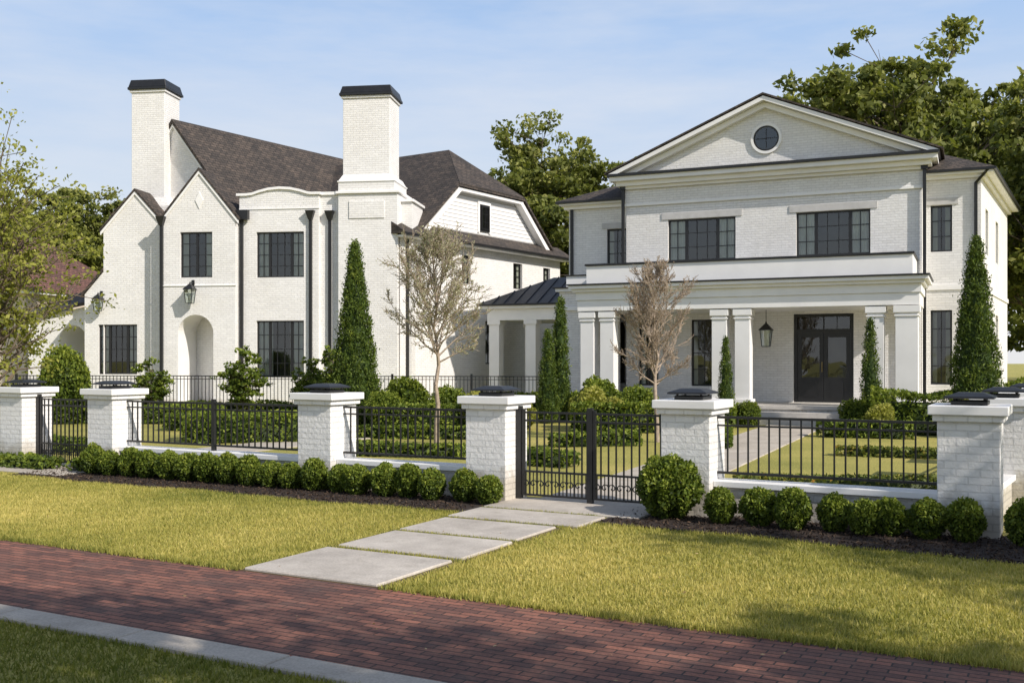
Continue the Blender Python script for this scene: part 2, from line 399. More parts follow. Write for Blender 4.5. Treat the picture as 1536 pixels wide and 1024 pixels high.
def tree_mesh(name, seed, H=16., R=5., base=.3, nc=75, nl=420, leaf=.17, leafm=L_TREE, tr=.28, cr=(.16,.3), spread=1.0, barkm=BARK, sub=4, lobe=.12):
    rng = np.random.default_rng(seed); segs = []
    trunk = [np.array([0,0,0.])]
    for i in range(1, 9):
        trunk.append(np.array([rng.normal()*.05*R*i/8, rng.normal()*.05*R*i/8, H*.85*i/8]))
    for i in range(8):
        segs.append((*trunk[i], *trunk[i+1], tr*(1-i/9), tr*(1-(i+1)/9)))
    cz = H*(1+base)/2; hz = H*(1-base)/2
    Cs, Ss, Ts = [], [], []
    for c in range(nc):
        d = rng.normal(size=3); d /= np.linalg.norm(d); rad = rng.random()**.45
        w = 1-.2*max(0, -d[2])
        lob = 1+lobe*float(lump(d[None]*1.0, seed+999, 2.4)[0])
        p = np.array([d[0]*R*rad*w*spread*lob, d[1]*R*rad*w*spread*lob, cz+d[2]*hz*rad*.92*min(1.06,lob)])
        p += rng.normal(size=3)*R*.03
        zt = np.clip(p[2]-R*(.25+.35*rng.random()), H*base*.75, H*.8); f = zt/(H*.85)*8; i = min(int(f),7)
        s = trunk[i]+(trunk[i+1]-trunk[i])*(f-i)
        m = (s+p)/2+np.array([0,0,-.12*R*rng.random()]); r0 = tr*.38*(1-zt/H)+.03*min(1,R/3)
        pts = [s, (s+m)/2+rng.normal(size=3)*.03*R*.5, m, (m+p)/2+rng.normal(size=3)*.03*R, p]
        for a in range(4): segs.append((*pts[a], *pts[a+1], r0*(1-a*.22), r0*(1-(a+1)*.22)))
        rc = R*rng.uniform(*cr)
        for t_ in range(sub):
            e = p+rng.normal(size=3)*rc*np.array([.8,.8,.55]); segs.append((*((m+p)/2), *e, r0*.25, .004*R))
            n = max(8, int(nl/sub*rng.uniform(.6,1.4))); rs = rc*rng.uniform(.45,.9)
            dd = nrm(rng.normal(size=(n,3))); q = rng.random(n)**.55
            C = e+dd*q[:,None]*rs*np.array([1.15,1.15,.66])
            Cs.append(C); Ss.append(leaf*(.55+.8*rng.random(n)))
            Ts.append(.40+.10*rng.normal()+.22*dd[:,2]*q+.17*rng.normal(size=n)+.12*(e[2]-cz)/hz)  # upper side of each clump tinted lighter: surface shading put into leaf colour
    V, F = leaves(np.concatenate(Cs), np.concatenate(Ss), rng, up=-.2)
    Vt, Ft = tubes(segs, 6)
    V, F, M, T = combine([(V,F,0,np.concatenate(Ts)), (Vt,Ft,1,.3)])
    return np_mesh(name, V, F, [leafm, barkm], M, T)
def bud_tree(name, seed, H, R, zb, leafm, nleaf=3, leaf=.022, nlimb=46, barkm=BARKP, tr=.06, prob=1.0):
    rng = np.random.default_rng(seed); segs = []; LC = []
    T = [np.array([rng.normal()*.012*i, rng.normal()*.012*i, H*.86*i/10]) for i in range(11)]; T[0][:2] = 0
    for i in range(10): segs.append((*T[i], *T[i+1], tr*(1-i/10.6), tr*(1-(i+1)/10.6)))
    def grow(p, d, L, r, n, curve, lvl):
        pts = [p]
        for i in range(n):
            d = d+rng.normal(size=3)*.12+np.array([0,0,curve]); d = d/np.linalg.norm(d)
            q = pts[-1]+d*L/n; segs.append((*pts[-1], *q, r*(1-i/n*.75), r*(1-(i+1)/n*.75))); pts.append(q)
            if lvl < 2:
                for _ in range(2):
                    if i == 0 and lvl == 0: continue
                    dd = d+rng.normal(size=3)*.5; dd[2] += .1; dd /= np.linalg.norm(dd)
                    grow(q, dd, L*(.40 if lvl == 0 else .5)*(1.15-.5*i/n)*rng.uniform(.7,1.2), r*.42, 4 if lvl == 0 else 2, .05, lvl+1)
            if lvl >= 1:
                for _ in range(nleaf):
                    if rng.random() < prob: LC.append(pts[-2]+(q-pts[-2])*rng.random()+rng.normal(size=3)*.02)
    for k in range(nlimb):
        f = k/nlimb; z = zb+(H*.82-zb)*f**1.05; az = k*2.4+rng.normal()*.3
        prof = math.sin(math.pi*min(1, .20+.80*f))**.7 if f < .93 else .25
        L = R*(.30+.78*prof)*rng.uniform(.8,1.1)
        el = math.radians(34+34*f); ft = z/(H*.86)*10; i = min(int(ft), 9)
        p = T[i]+(T[i+1]-T[i])*(ft-i)
        grow(p, np.array([math.cos(az)*math.cos(el), math.sin(az)*math.cos(el), math.sin(el)]), L, tr*.34*(1-.5*f), 5, .07, 0)
    V2, F2 = tubes([(*s[:6], max(s[6],.0054), max(s[7],.0040)) for s in segs], 4)
    C = np.array(LC); V, F = leaves(C, leaf*(.6+.8*rng.random(len(C))), rng)
    V, F, M, Tt = combine([(V,F,0,rng.random(len(C))), (V2,F2,1,.3)])
    return np_mesh(name, V, F, [leafm, barkm], M, Tt)

# ------------------------------------------------------------------ ground / roads (street frame)
ST = Fr((0,0), (.879,-.477), (.477,.879))
RX = math.atan2(-.477,.879)
def stw(a, b): p = ST((a,b,0)); return (p[0], p[1])
def grass_ground():
    m, nt, b = mat('lawn_turf', rough=.9)
    p = pos(nt)
    c = ramp(nt, noise(nt, p, .35, 5), [(.3,(.27,.27,.056)), (.5,(.40,.37,.09)), (.7,(.54,.46,.14))])
    c = mixc(nt, 1.0, c, ramp(nt, noise(nt, p, 28, 4), [(.3,(.55,.55,.5)), (.7,(1.25,1.2,1.1))]), 'MULTIPLY')
    nt.links.new(c, b.inputs['Base Color']); bump(nt, b, noise(nt, p, 40, 4), .9, .03); return m
GRASS = grass_ground()
g = MB(); g.poly([(-400,-300,0),(400,-300,0),(400,500,0),(-400,500,0)], GRASS); g.build('ground')
def paver():
    m, nt, b = mat('red_brick_pavers', rough=.8)
    br = brick(nt, uv(nt), (.285,.120,.078), (.115,.055,.043), (.035,.022,.018), .20, .072, .006, 0, .2)
    c = mixc(nt, 1.0, br.outputs[0], ramp(nt, noise(nt, pos(nt), .9, 4), [(.3,(.70,.70,.72)), (.7,(1.2,1.14,1.1))]), 'MULTIPLY')
    c = mixc(nt, 1.0, c, ramp(nt, noise(nt, pos(nt), 45, 3), [(.3,(.72,.72,.72)), (.7,(1.22,1.22,1.22))]), 'MULTIPLY')
    c = mixc(nt, ramp(nt, noise(nt, pos(nt), 2.4, 6, .7), [(.5,(0,0,0)), (.8,(.35,.35,.35))]), c, (.19,.14,.11))
    nt.links.new(c, b.inputs['Base Color']); bump(nt, b, br.outputs[1], .9, .012, True); return m
PAV = paver()
def st_sheet(name, a0,a1,b0,b1,z0,z1, m, bevel=0):
    b = MB(); b.box(a0,a1,b0,b1,z0,z1,m); o = b.build(name, bevel=bevel); o.rotation_euler = (0,0,RX); return o
st_sheet('brick_road', -70, 60, 4.68, 6.44, -.05, .006, PAV)
def conc(name, lo, hi):
    m, nt, b = mat(name, rough=.85); p = pos(nt)
    c = ramp(nt, noise(nt, p, 1.6, 7, .7), [(.3,lo), (.7,hi)])
    c = mixc(nt, 1.0, c, ramp(nt, noise(nt, p, 60, 3), [(.3,(.80,.80,.80)), (.7,(1.10,1.10,1.10))]), 'MULTIPLY')
    c = mixc(nt, ramp(nt, noise(nt, p, 4, 6, .75), [(.55,(0,0,0)), (.72,(.4,.4,.4))]), c, (.24,.20,.15))
    nt.links.new(c, b.inputs['Base Color']); bump(nt, b, noise(nt, p, 30, 5), .35, .005); return m
CONC = conc('concrete', (.37,.325,.27), (.56,.50,.42)); SLAB = conc('stone_slabs', (.38,.34,.295), (.60,.545,.475))
kb = MB(); a = -70.
while a < 60:
    kb.box(a+.006, a+1.194, 4.44, 4.675, -.05, .03, CONC); a += 1.2
o = kb.build('concrete_kerb', bevel=.008); o.rotation_euler = (0,0,RX)
pm = MB()
bb = [6.47, 7.62, 8.66, 9.66, 10.50, 11.55]
for i in range(5):
    wl, wr = (-6.05, -4.66) if i < 3 else ((-6.12, -4.50) if i == 3 else (-6.12, -4.12))
    wl += .03*(i % 2); wr -= .03*((i+1) % 2); y0, y1 = bb[i]+.055, bb[i+1]-.055
    if i == 0: y0 = 6.47
    pm.box(wl, wr, y0, y1, -.05, .028+.003*(i % 2), SLAB)
o = pm.build('slab_path', bevel=.01); o.rotation_euler = (0,0,RX)
SOIL = simple('sandy_joint', (.12,.088,.045), .95, .3, 12, .6)
st_sheet('path_bedding', -6.1,-4.62,6.45,11.5,-.05,.008, SOIL)
gp = MB(Fr((.95,12.45), (.914,-.405), (.405,.914)))
for i in range(13):
    gp.box(-.75,.75,.05+i*1.25,1.22+i*1.25,-.05,.02,CONC)
gp.build('garden_path', bevel=.01)
st_sheet('side_path', -30,-13.4,10.35,11.15,-.05,.02, CONC)
s2 = MB(ST); s2.box(-15.1,-13.7,11.16,30,-.05,.02,CONC); s2.build('gate_walk')
MUL = simple('mulch_soil', (.030,.019,.014), .95, .4, 20, 1.0)
mb = MB(ST)
def fedge(a):
    return (10.08 if a < -5 else 10.14-.07*(a+4.4))+.05*math.sin(a*1.7)+.03*math.sin(a*4.1)
for (l, r) in ((-14.2,-6.15),(-4.5,3.5)):
    xs = np.linspace(l, r, 40)
    for x0, x1 in zip(xs[:-1], xs[1:]):
        mb.poly([(x0,fedge(x0),.010),(x1,fedge(x1),.010),(x1,11.3,.010),(x0,11.3,.010)], MUL)
mulch = mb.build('mulch_bed')
rng = np.random.default_rng(3)
n = 20000; A = np.where(rng.random(n) < .5, rng.uniform(-14.2,-6.2,n), rng.uniform(-4.45,3.5,n)); B = rng.uniform(9.6,11.28,n)
fe = np.array([fedge(x) for x in A]); keep = B > fe-.02; A, B = A[keep], B[keep]
C = np.stack([.879*A+.477*B, -.477*A+.879*B, .012+.025*rng.random(len(A))], 1)
V, F = leaves(C, .010+.022*rng.random(len(C)), rng, asp=.35); V[:,2] = np.maximum(V[:,2]*.8, .006)
put('mulch_chips', np_mesh('mulch_chips', V, F, [L_MULCH], None, rng.random(len(C))), parent=mulch)
def blades(n, a0,a1,b0,b1, excl, bias, seed, hs=1.0):
    rng = np.random.default_rng(seed)
    A = rng.uniform(a0,a1,n); B = b0+(b1-b0)*rng.random(n)**bias
    k = ~excl(A,B); A, B = A[k], B[k]; n = len(A)
    x = .879*A+.477*B; y = -.477*A+.879*B
    h = (.020+.024*rng.random(n))*hs; az = rng.random(n)*6.283; w = .0035+.003*rng.random(n)
    lean = rng.normal(size=(n,2))*.014
    P = np.stack([x,y,x*0],1)
    V = np.stack([P+np.stack([np.cos(az)*w,np.sin(az)*w,0*w],1), P-np.stack([np.cos(az)*w,np.sin(az)*w,0*w],1),
                  P+np.stack([lean[:,0],lean[:,1],h],1)],1).reshape(-1,3)
    q = np.stack([x,y,0*x],1)
    t = .48+.26*lump(q, 5, .6)+.20*lump(q, 9, 2.0)+.12*lump(q, 13, 7)+.17*rng.normal(size=n)
    return V, np.arange(3*n).reshape(n,3), t
vf = np.vectorize(fedge)
P1 = blades(330000, -17, 4, 6.46, 10.6, lambda a,b: ((a>-6.06)&(a<-4.64)) | ((a>-14.2)&(b>vf(a)+.02)) | ((b>10.3)&(a<-13.4)), 1.25, 11)
P2 = blades(70000, -12, 1, 2.4, 4.46, lambda a,b: b>4.45, .7, 12)  # near verge; tint lowered when combined, painting tree shade into the blades
P3 = blades(9000, -17, 4, 6.40, 6.50, lambda a,b: ((a>-6.06)&(a<-4.64)), 1, 14, 1.5)  # taller road-edge tufts, tinted darker as a painted edge shadow
def notjoint(a, b):
    ok = np.zeros(len(a), bool)
    for q in bb[1:-1]: ok |= np.abs(b-q) < .05
    return ~ok
P4 = blades(42000, -6.1, -4.6, 6.5, 11.2, notjoint, 1, 15, 1.1)
V, F, M, T = combine([(P1[0],P1[1],0,P1[2]), (P2[0],P2[1],0,P2[2]*.55-.08), (P3[0],P3[1],0,P3[2]-.25), (P4[0],P4[1],0,P4[2]-.2)])
put('lawn_grass', np_mesh('lawn_grass', V, F, [L_GRASS], None, T))
rng = np.random.default_rng(21); n = 200
A = rng.uniform(-13,2,n); B = 4.7+5.6*rng.random(n)**1.1
C = np.stack([.879*A+.477*B, -.477*A+.879*B, .034+.008*rng.random(n)], 1)
V, F = leaves(C, .010+.010*rng.random(n), rng); V[:,2] = .034+(V[:,2]-.034)*.35
put('fallen_leaves', np_mesh('fallen_leaves', V, F, [L_FALL], None, rng.random(n)))

# ------------------------------------------------------------------ pillars, walls, fence
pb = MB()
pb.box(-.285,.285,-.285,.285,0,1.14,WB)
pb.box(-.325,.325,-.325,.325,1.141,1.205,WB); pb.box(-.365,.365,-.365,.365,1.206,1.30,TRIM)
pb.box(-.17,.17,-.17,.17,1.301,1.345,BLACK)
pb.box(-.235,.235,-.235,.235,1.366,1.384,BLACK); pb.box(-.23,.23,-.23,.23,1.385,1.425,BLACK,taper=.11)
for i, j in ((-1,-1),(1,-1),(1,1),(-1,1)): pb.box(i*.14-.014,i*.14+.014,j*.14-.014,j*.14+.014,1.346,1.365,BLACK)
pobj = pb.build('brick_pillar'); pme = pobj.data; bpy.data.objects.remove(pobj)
PA = [-.89,-3.8,-6.38,-9.08,-13.33,-15.48,-19.7]
def pillar(x, y):
    o = put('brick_pillar', pme, (x,y,0), RX); md = o.modifiers.new('bevel','BEVEL'); md.width=.009; md.segments=2; md.limit_method='ANGLE'
for a in PA: pillar(*stw(a,11.35))
RET = [(5.95,12.45),(7.27,14.5),(8.6,16.55),(9.95,18.65),(11.3,20.7)]
for p in RET: pillar(*p)
def lowwall(fr, a0,a1):
    b = MB(fr); b.box(a0,a1,-.12,.12,0,.335,WB); b.box(a0,a1,-.165,.165,.336,.405,TRIM); b.build('low_brick_wall', bevel=.006)
def fpanel(fr, a0,a1, z0=.47,z1=1.12, mid=True, low=None):
    b = MB(fr)
    b.box(a0,a1,-.016,.016,z1-.028,z1,BLACK); b.box(a0,a1,-.014,.014,z1-.115,z1-.095,BLACK); b.box(a0,a1,-.016,.016,z0,z0+.028,BLACK)
    n = max(2, round((a1-a0)/.115))
    for i in range(1, n):
        x = a0+(a1-a0)*i/n
        b.box(x-.0085,x+.0085,-.0085,.0085,z0-.001,z1+.001,BLACK)
    if mid:
        x = (a0+a1)/2; b.box(x-.028,x+.028,-.028,.028,.40,z1+.05,BLACK)
    return b
FF = Fr(stw(0,11.35), (.879,-.477), (.477,.879))
for i, (a1, a0) in enumerate(zip(PA[:-1], PA[1:])):
    if i in (1, 4): continue
    lowwall(FF, a0+.287, a1-.287)
    fpanel(FF, a0+.287, a1-.287, mid=(i in (3,5))).build('iron_fence')
prev = stw(-.89,11.35)
for p in RET:
    d = np.array(p)-np.array(prev); L = np.linalg.norm(d); d /= L
    fr = Fr(prev, tuple(d), (-d[1], d[0])); lowwall(fr, .3, L-.3); fpanel(fr, .3, L-.3, mid=False).build('iron_fence'); prev = p
def scroll(b, x, z, s):
    pts = [(x+s*.055*(1-t/9)*math.cos(t*.9), z+.055*(1-t/9)*math.sin(t*.9)) for t in range(8)]
    for p, q in zip(pts[:-1], pts[1:]):
        dx, dz = q[0]-p[0], q[1]-p[1]; l = math.hypot(dx,dz); nx, nz = -dz/l*.005, dx/l*.005
        b.extr([(p[0]+nx,p[1]+nz),(q[0]+nx,q[1]+nz),(q[0]-nx,q[1]-nz),(p[0]-nx,p[1]-nz)], -.007,.007,BLACK)
def gate(a0,a1,leafs=2):
    b = MB(FF); zt = 1.12; zb = .07
    for x in (a0, a1): b.box(x-.032,x+.032,-.032,.032,.0,zt+.06,BLACK)
    W = (a1-a0)/leafs
    for k in range(leafs):
        l, r = a0+W*k+.04, a0+W*(k+1)-.01 if k < leafs-1 else a1-.04
        b.box(l,l+.035,-.018,.018,zb,zt+.02,BLACK); b.box(r-.035,r,-.018,.018,zb,zt+.02,BLACK)
        for z in (zt-.03, zt-.13, .36, zb): b.box(l+.035,r-.035,-.015,.015,z,z+.024,BLACK)
        n = max(3, round((r-l)/.10))
        for i in range(1, n):
            x = l+(r-l)*i/n; b.box(x-.0085,x+.0085,-.0085,.0085,zb+.01,zt-.001,BLACK)
        for i in range(n):
            x = l+(r-l)*(i+.5)/n; b.box(x-.005,x+.005,-.005,.005,zb+.01,.37,BLACK)
            scroll(b, x, .22, 1 if i % 2 else -1)
    if leafs == 2: b.box(a0+W-.035,a0+W+.035,-.03,.03,.03,zt+.05,BLACK)
    b.build('iron_gate')
gate(-6.05,-4.12); gate(-15.15,-13.65,1)
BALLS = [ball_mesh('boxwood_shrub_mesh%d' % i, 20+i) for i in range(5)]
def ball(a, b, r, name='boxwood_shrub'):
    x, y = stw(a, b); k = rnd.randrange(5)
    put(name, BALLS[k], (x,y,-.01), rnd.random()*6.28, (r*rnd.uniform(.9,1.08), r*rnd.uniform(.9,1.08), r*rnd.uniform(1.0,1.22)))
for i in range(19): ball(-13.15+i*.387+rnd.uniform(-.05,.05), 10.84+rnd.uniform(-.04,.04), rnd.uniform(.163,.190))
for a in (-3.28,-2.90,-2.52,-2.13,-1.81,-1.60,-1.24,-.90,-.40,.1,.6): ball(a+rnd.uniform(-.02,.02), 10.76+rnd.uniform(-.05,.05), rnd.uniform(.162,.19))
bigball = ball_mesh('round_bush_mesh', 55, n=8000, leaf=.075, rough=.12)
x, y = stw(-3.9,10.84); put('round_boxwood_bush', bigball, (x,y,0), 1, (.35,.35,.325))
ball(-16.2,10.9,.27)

# ------------------------------------------------------------------ RIGHT HOUSE
RH = Fr((7.84,30.9), (.9135,-.4067), (.4067,.9135))
H1 = empty('white_brick_house', (7.84,30.9,0))
w = MB(RH); fm = MB(RH); rf = MB(RH); tr = MB(RH); ds = MB(RH)
ops = [(-3.24,-1.13,4.83,6.13),(.67,2.76,4.83,6.13),(.59,2.30,.5,3.12),(-4.19,-3.55,.95,3.0),(-2.5,-1.72,.95,3.0)]
panel(w, -4.6,4.15,.0,7.3,0, ops)
for u in (-4.6,4.15): w.poly([(u,0,0),(u,9,0),(u,9,7.3),(u,0,7.3)], WB)
w.poly([(-4.6,9,0),(4.15,9,0),(4.15,9,7.3),(-4.6,9,7.3)], WB)
for a,b_ in ((-3.24,-1.13),(.67,2.76)):
    window(fm,a,b_,4.83,6.13,0,3,2,3)
    tr.box(a-.2,b_+.2,-.025,.0,6.135,6.34,LINT); tr.box(a-.1,b_+.1,-.07,-.002,4.74,4.825,TRIM)
window(fm,-4.19,-3.55,.95,3.0,0,1,2,4); window(fm,-2.5,-1.72,.95,3.0,0,1,2,4)
dm = MB(RH); a,b_,c,d = .59,2.30,.5,3.12
dm.box(a,b_,.10,.2,d-.09,d,DOORM); dm.box(a,a+.10,.1,.2,c,d-.09,DOORM); dm.box(b_-.1,b_,.1,.2,c,d-.09,DOORM); dm.box(a+.1,b_-.1,.1,.2,2.55,2.67,DOORM)
xm = (a+b_)/2
for x0,x1 in ((a+.1,xm),(xm,b_-.1)):
    dm.box(x0+.004,x0+.12,.12,.18,c,2.55,DOORM); dm.box(x1-.12,x1-.004,.12,.18,c,2.55,DOORM)
    dm.box(x0+.12,x1-.12,.12,.18,c,c+.75,DOORM); dm.box(x0+.12,x1-.12,.12,.18,2.42,2.55,DOORM)
    dm.box(x0+.19,x1-.19,.105,.12,c+.16,c+.62,DOORM)
    dm.poly([(x0+.12,.15,c+.75),(x1-.12,.15,c+.75),(x1-.12,.15,2.42),(x0+.12,.15,2.42)], GLASS)
    dm.poly([(x0+.02,.15,2.67),(x1-.02,.15,2.67),(x1-.02,.15,d-.09),(x0+.02,.15,d-.09)], GLASS)
    dm.box((x0+x1)/2-.01,(x0+x1)/2+.01,.13,.16,2.67,d-.09,DOORM)
dm.box(xm-.012,xm+.012,.12,.17,2.67,d-.09,DOORM)
LAT = simple('brass_handle', (.35,.25,.1), .3, .1, 5, 0, 1.0)
dm.box(xm-.05,xm-.035,.06,.12,1.4,1.7,LAT)
dm.build('front_door', H1)
tr.box(-4.66,4.21,-.06,.0,6.62,6.70,TRIM)
tr.box(-4.63,4.18,-.03,-.0,6.702,7.15,WB)
tr.box(-4.74,4.29,-.14,.0,7.152,7.24,TRIM)
tr.box(-4.86,4.41,-.28,.2,7.242,7.38,TRIM)
tr.box(-5.02,4.57,-.46,9.2,7.382,7.52,TRIM)
ds.box(-5.08,4.63,-.54,9.25,7.522,7.60,BLACK)
uc = -.225; hw = 4.85; zb_, za = 7.61, 9.60
tr.extr([(uc-hw+.35,zb_),(uc+hw-.35,zb_),(uc,za-.06)], -.04, .3, WB)
for sgn in (-1,1):
    e = uc+sgn*hw
    tr.extr([(e,zb_),(uc,za),(uc,za-.13),(e-sgn*.33,zb_)], -.46,-.04, TRIM)
    tr.extr([(e-sgn*.36,zb_),(uc,za-.14),(uc,za-.30),(e-sgn*.78,zb_)], -.24,-.045, TRIM)
    rf.extr([(e+sgn*.10,zb_-.01),(uc,za+.035),(uc,za+.09),(e+sgn*.10,zb_+.045)], -.50, 10, SHING)
tr.disc(uc+.03,8.40,.46,-.10,-.04,TRIM,40,.38); fm.disc(uc+.03,8.40,.38,-.075,-.04,BLACK,40,.34)
fm.disc(uc+.03,8.40,.335,-.055,-.045,DARKIN,40)
fm.disc(uc+.03,8.40,.332,-.066,-.064,GLASS,40)
fm.box(uc+.02,uc+.04,-.078,-.068,8.08,8.72,BLACK); fm.box(uc-.29,uc+.35,-.079,-.069,8.39,8.41,BLACK)
panel(w,-6.85,-4.6,0,6.75,.8,[(-5.52,-4.86,4.85,6.05),(-5.6,-4.9,1.0,3.0)])
w.poly([(-6.85,.8,0),(-6.85,8,0),(-6.85,8,6.75),(-6.85,.8,6.75)],WB)
window(fm,-5.52,-4.86,4.85,6.05,.8,1,2,3); tr.box(-5.68,-4.7,.77,.8,6.055,6.25,LINT)
tr.box(-6.98,-4.6,.66,8.1,6.752,6.87,TRIM); tr.box(-7.1,-4.6,.50,8.2,6.872,6.93,TRIM); ds.box(-7.2,-4.6,.42,8.3,6.932,7.0,BLACK)
rf.solid([(-7.2,.42,7.001),(-4.6,.42,7.001),(-4.6,8.3,7.001),(-7.2,8.3,7.001)],[(-5.4,2.2,7.75),(-4.6,2.2,7.85),(-4.6,6.5,7.85),(-5.4,6.5,7.75)],SHING)
w.box(-6.45,-5.25,-1.1,.8,0,3.9,WB); tr.box(-6.55,-5.15,-1.22,.8,3.902,4.0,TRIM); ds.box(-6.62,-5.1,-1.28,.8,4.002,4.04,BLACK)
tr.box(-6.3,-5.2,-.9,.8,4.042,4.40,TRIM); ds.box(-6.34,-5.16,-.94,.8,4.402,4.44,BLACK)
tr.box(-6.53,-5.2,-1.18,.8,3.3,3.42,TRIM)
C0 = RH((5.68,.5,0)); sd = (.502,.865)
panel(w,4.15,5.68,0,6.9,.5,[(4.36,4.93,4.85,6.18),(4.36,4.93,1.05,3.18)])
window(fm,4.36,4.93,4.85,6.18,.5,1,2,3); window(fm,4.36,4.93,1.05,3.18,.5,1,2,4); tr.box(4.2,5.09,.47,.5,6.185,6.38,LINT)
SF = Fr((C0[0],C0[1]), sd, (-sd[1],sd[0]))
w.fr = SF; fm.fr = SF
wops = [(1.2,2.0,4.85,6.18),(4.3,5.2,4.85,6.18),(1.2,2.0,1.05,3.18),(4.3,5.2,1.05,3.18)]
panel(w,0,8.6,0,6.9,0,wops)
for o_ in wops: window(fm,*o_,0,1,2,3)
w.poly([(8.6,0,0),(8.6,6,0),(8.6,6,6.9),(8.6,0,6.9)],WB)
w.fr = RH; fm.fr = RH
tr.fr = SF; ds.fr = SF
tr.box(-.12,8.72,-.12,.3,6.902,7.0,TRIM); tr.box(-.28,8.85,-.34,.3,7.002,7.06,TRIM); ds.box(-.36,8.9,-.42,.3,7.062,7.13,BLACK)
tr.box(-.04,8.64,-.04,-.001,3.75,3.9,TRIM)
tr.fr = RH; ds.fr = RH
tr.box(4.15,5.8,.36,.6,6.904,7.002,TRIM); tr.box(4.15,5.98,.20,.7,7.004,7.064,TRIM); ds.box(4.15,6.03,.12,.7,7.066,7.134,BLACK)
tr.box(4.15,5.70,.46,.499,3.752,3.902,TRIM)
e1 = RH((4.15,.12,0)); e2 = RH((6.03,.12,0)); e3 = SF((8.9,-.42,0)); e4 = RH((3.8,9,0))
i1 = RH((4.15,2.2,0)); i2 = SF((2.2,2.4,0)); i3 = SF((6.6,2.6,0)); i4 = RH((3.8,7.4,0))
rf.fr = WORLD
rf.solid([(p[0],p[1],7.136) for p in (e1,e2,e3,e4)], [(p[0],p[1],8.1) for p in (i1,i2,i3,i4)], SHING); rf.fr = RH
pc = MB(RH)
pc.box(-5.3,4.2,-2.6,-.002,0,.40,WB); pc.box(-5.36,4.26,-2.66,-.004,.401,.50,STONE)
pc.box(-.6,2.6,-3.0,-2.662,0,.335,STONE); pc.box(-.8,2.8,-3.34,-3.002,0,.17,STONE)
for u in (3.88,3.10,-.42,-1.07,-4.40,-5.02):
    W = .21 if u < 3.5 else .28
    pc.box(u-W-.06,u+W+.06,-2.3-W-.06,-2.3+W+.06,.502,.66,TRIM)
    pc.box(u-W,u+W,-2.3-W,-2.3+W,.661,3.0,TRIM)
    pc.box(u-W-.03,u+W+.03,-2.3-W-.03,-2.3+W+.03,2.9,2.94,TRIM)
    pc.box(u-W-.05,u+W+.05,-2.3-W-.05,-2.3+W+.05,3.001,3.18,TRIM)
for u in (3.92,-5.0): pc.box(u-.2,u+.2,-.16,-.003,.502,3.18,TRIM)
pc.box(-5.3,4.2,-2.58,-.003,3.2,3.52,TRIM); pc.box(-5.34,4.24,-2.62,-.004,3.522,3.76,TRIM)
pc.box(-5.42,4.32,-2.72,-.004,3.762,3.85,TRIM); pc.box(-5.5,4.42,-2.82,-.005,3.852,3.95,TRIM); pc.box(-5.54,4.46,-2.87,-.006,3.952,3.995,BLACK)
pc.box(-5.12,4.02,-2.3,-.01,3.997,4.56,TRIM); pc.box(-5.16,4.06,-2.35,-.012,4.562,4.62,BLACK)
pc.build('porch', H1, .006)
for u,wf,z0,z1 in ((4.22,-.10,.5,7.4),(-4.68,-.08,4.05,7.4)):
    ds.box(u-.045,u+.045,wf-.04,wf+.04,z0,z1,BLACK)
    ds.box(u-.09,u+.09,wf-.08,wf+.06,z1-.25,z1-.02,BLACK)
ds.box(5.50,5.59,.40,.48,0,6.75,BLACK); ds.solid([(5.50,.40,6.75),(5.59,.40,6.75),(5.59,.48,6.75),(5.5,.48,6.75)],[(5.8,.16,7.06),(5.89,.16,7.06),(5.89,.24,7.06),(5.8,.24,7.06)],BLACK)
ds.box(-6.78,-6.69,.72,.79,4.1,6.75,BLACK)
rf.box(2.2,2.8,6,6.6,8.7,9.35,BLACK)
w.build('walls',H1); fm.build('windows',H1); rf.build('roof',H1); tr.build('cornice_trim',H1,.004); ds.build('gutters',H1)
lantern('hanging_lantern', RH, .02, -1.3, 2.15, 1.35, .75, False)
PV = empty('garden_pavilion', RH((-8.8,4.6,0)))
p = MB(RH)
for u in (-10.55,-9.1,-7.3):
    for ww in (3.0,6.3):
        p.box(u-.2,u+.2,ww-.2,ww+.2,.0,3.2,TRIM); p.box(u-.26,u+.26,ww-.26,ww+.26,.0,.3,TRIM); p.box(u-.25,u+.25,ww-.25,ww+.25,3.05,3.201,TRIM)
p.box(-10.8,-6.86,2.75,6.55,3.203,3.62,TRIM); p.box(-11.0,-6.86,2.55,6.75,3.622,3.72,TRIM)
p.build('pavilion_frame', PV)
p = MB(RH)
p.box(-11.1,-6.86,2.45,6.85,3.722,3.78,BLACK)
p.solid([(-11.1,2.45,3.782),(-6.86,2.45,3.782),(-6.86,6.85,3.782),(-11.1,6.85,3.782)],[(-8.9,4.6,4.85),(-6.86,4.6,4.85),(-6.86,4.7,4.85),(-8.9,4.7,4.85)],COPPER)
for i in range(10):
    u = -10.9+i*.44
    f = min(1,(u+11.1)/2.2)
    p.solid([(u-.015,2.45,3.784),(u+.015,2.45,3.784),(u+.015,2.45,3.82),(u-.015,2.45,3.82)],
            [(u-.015,2.45+2.15*f,3.784+1.066*f),(u+.015,2.45+2.15*f,3.784+1.066*f),(u+.015,2.45+2.15*f,3.82+1.066*f),(u-.015,2.45+2.15*f,3.82+1.066*f)],COPPER)
p.build('pavilion_roof', PV)

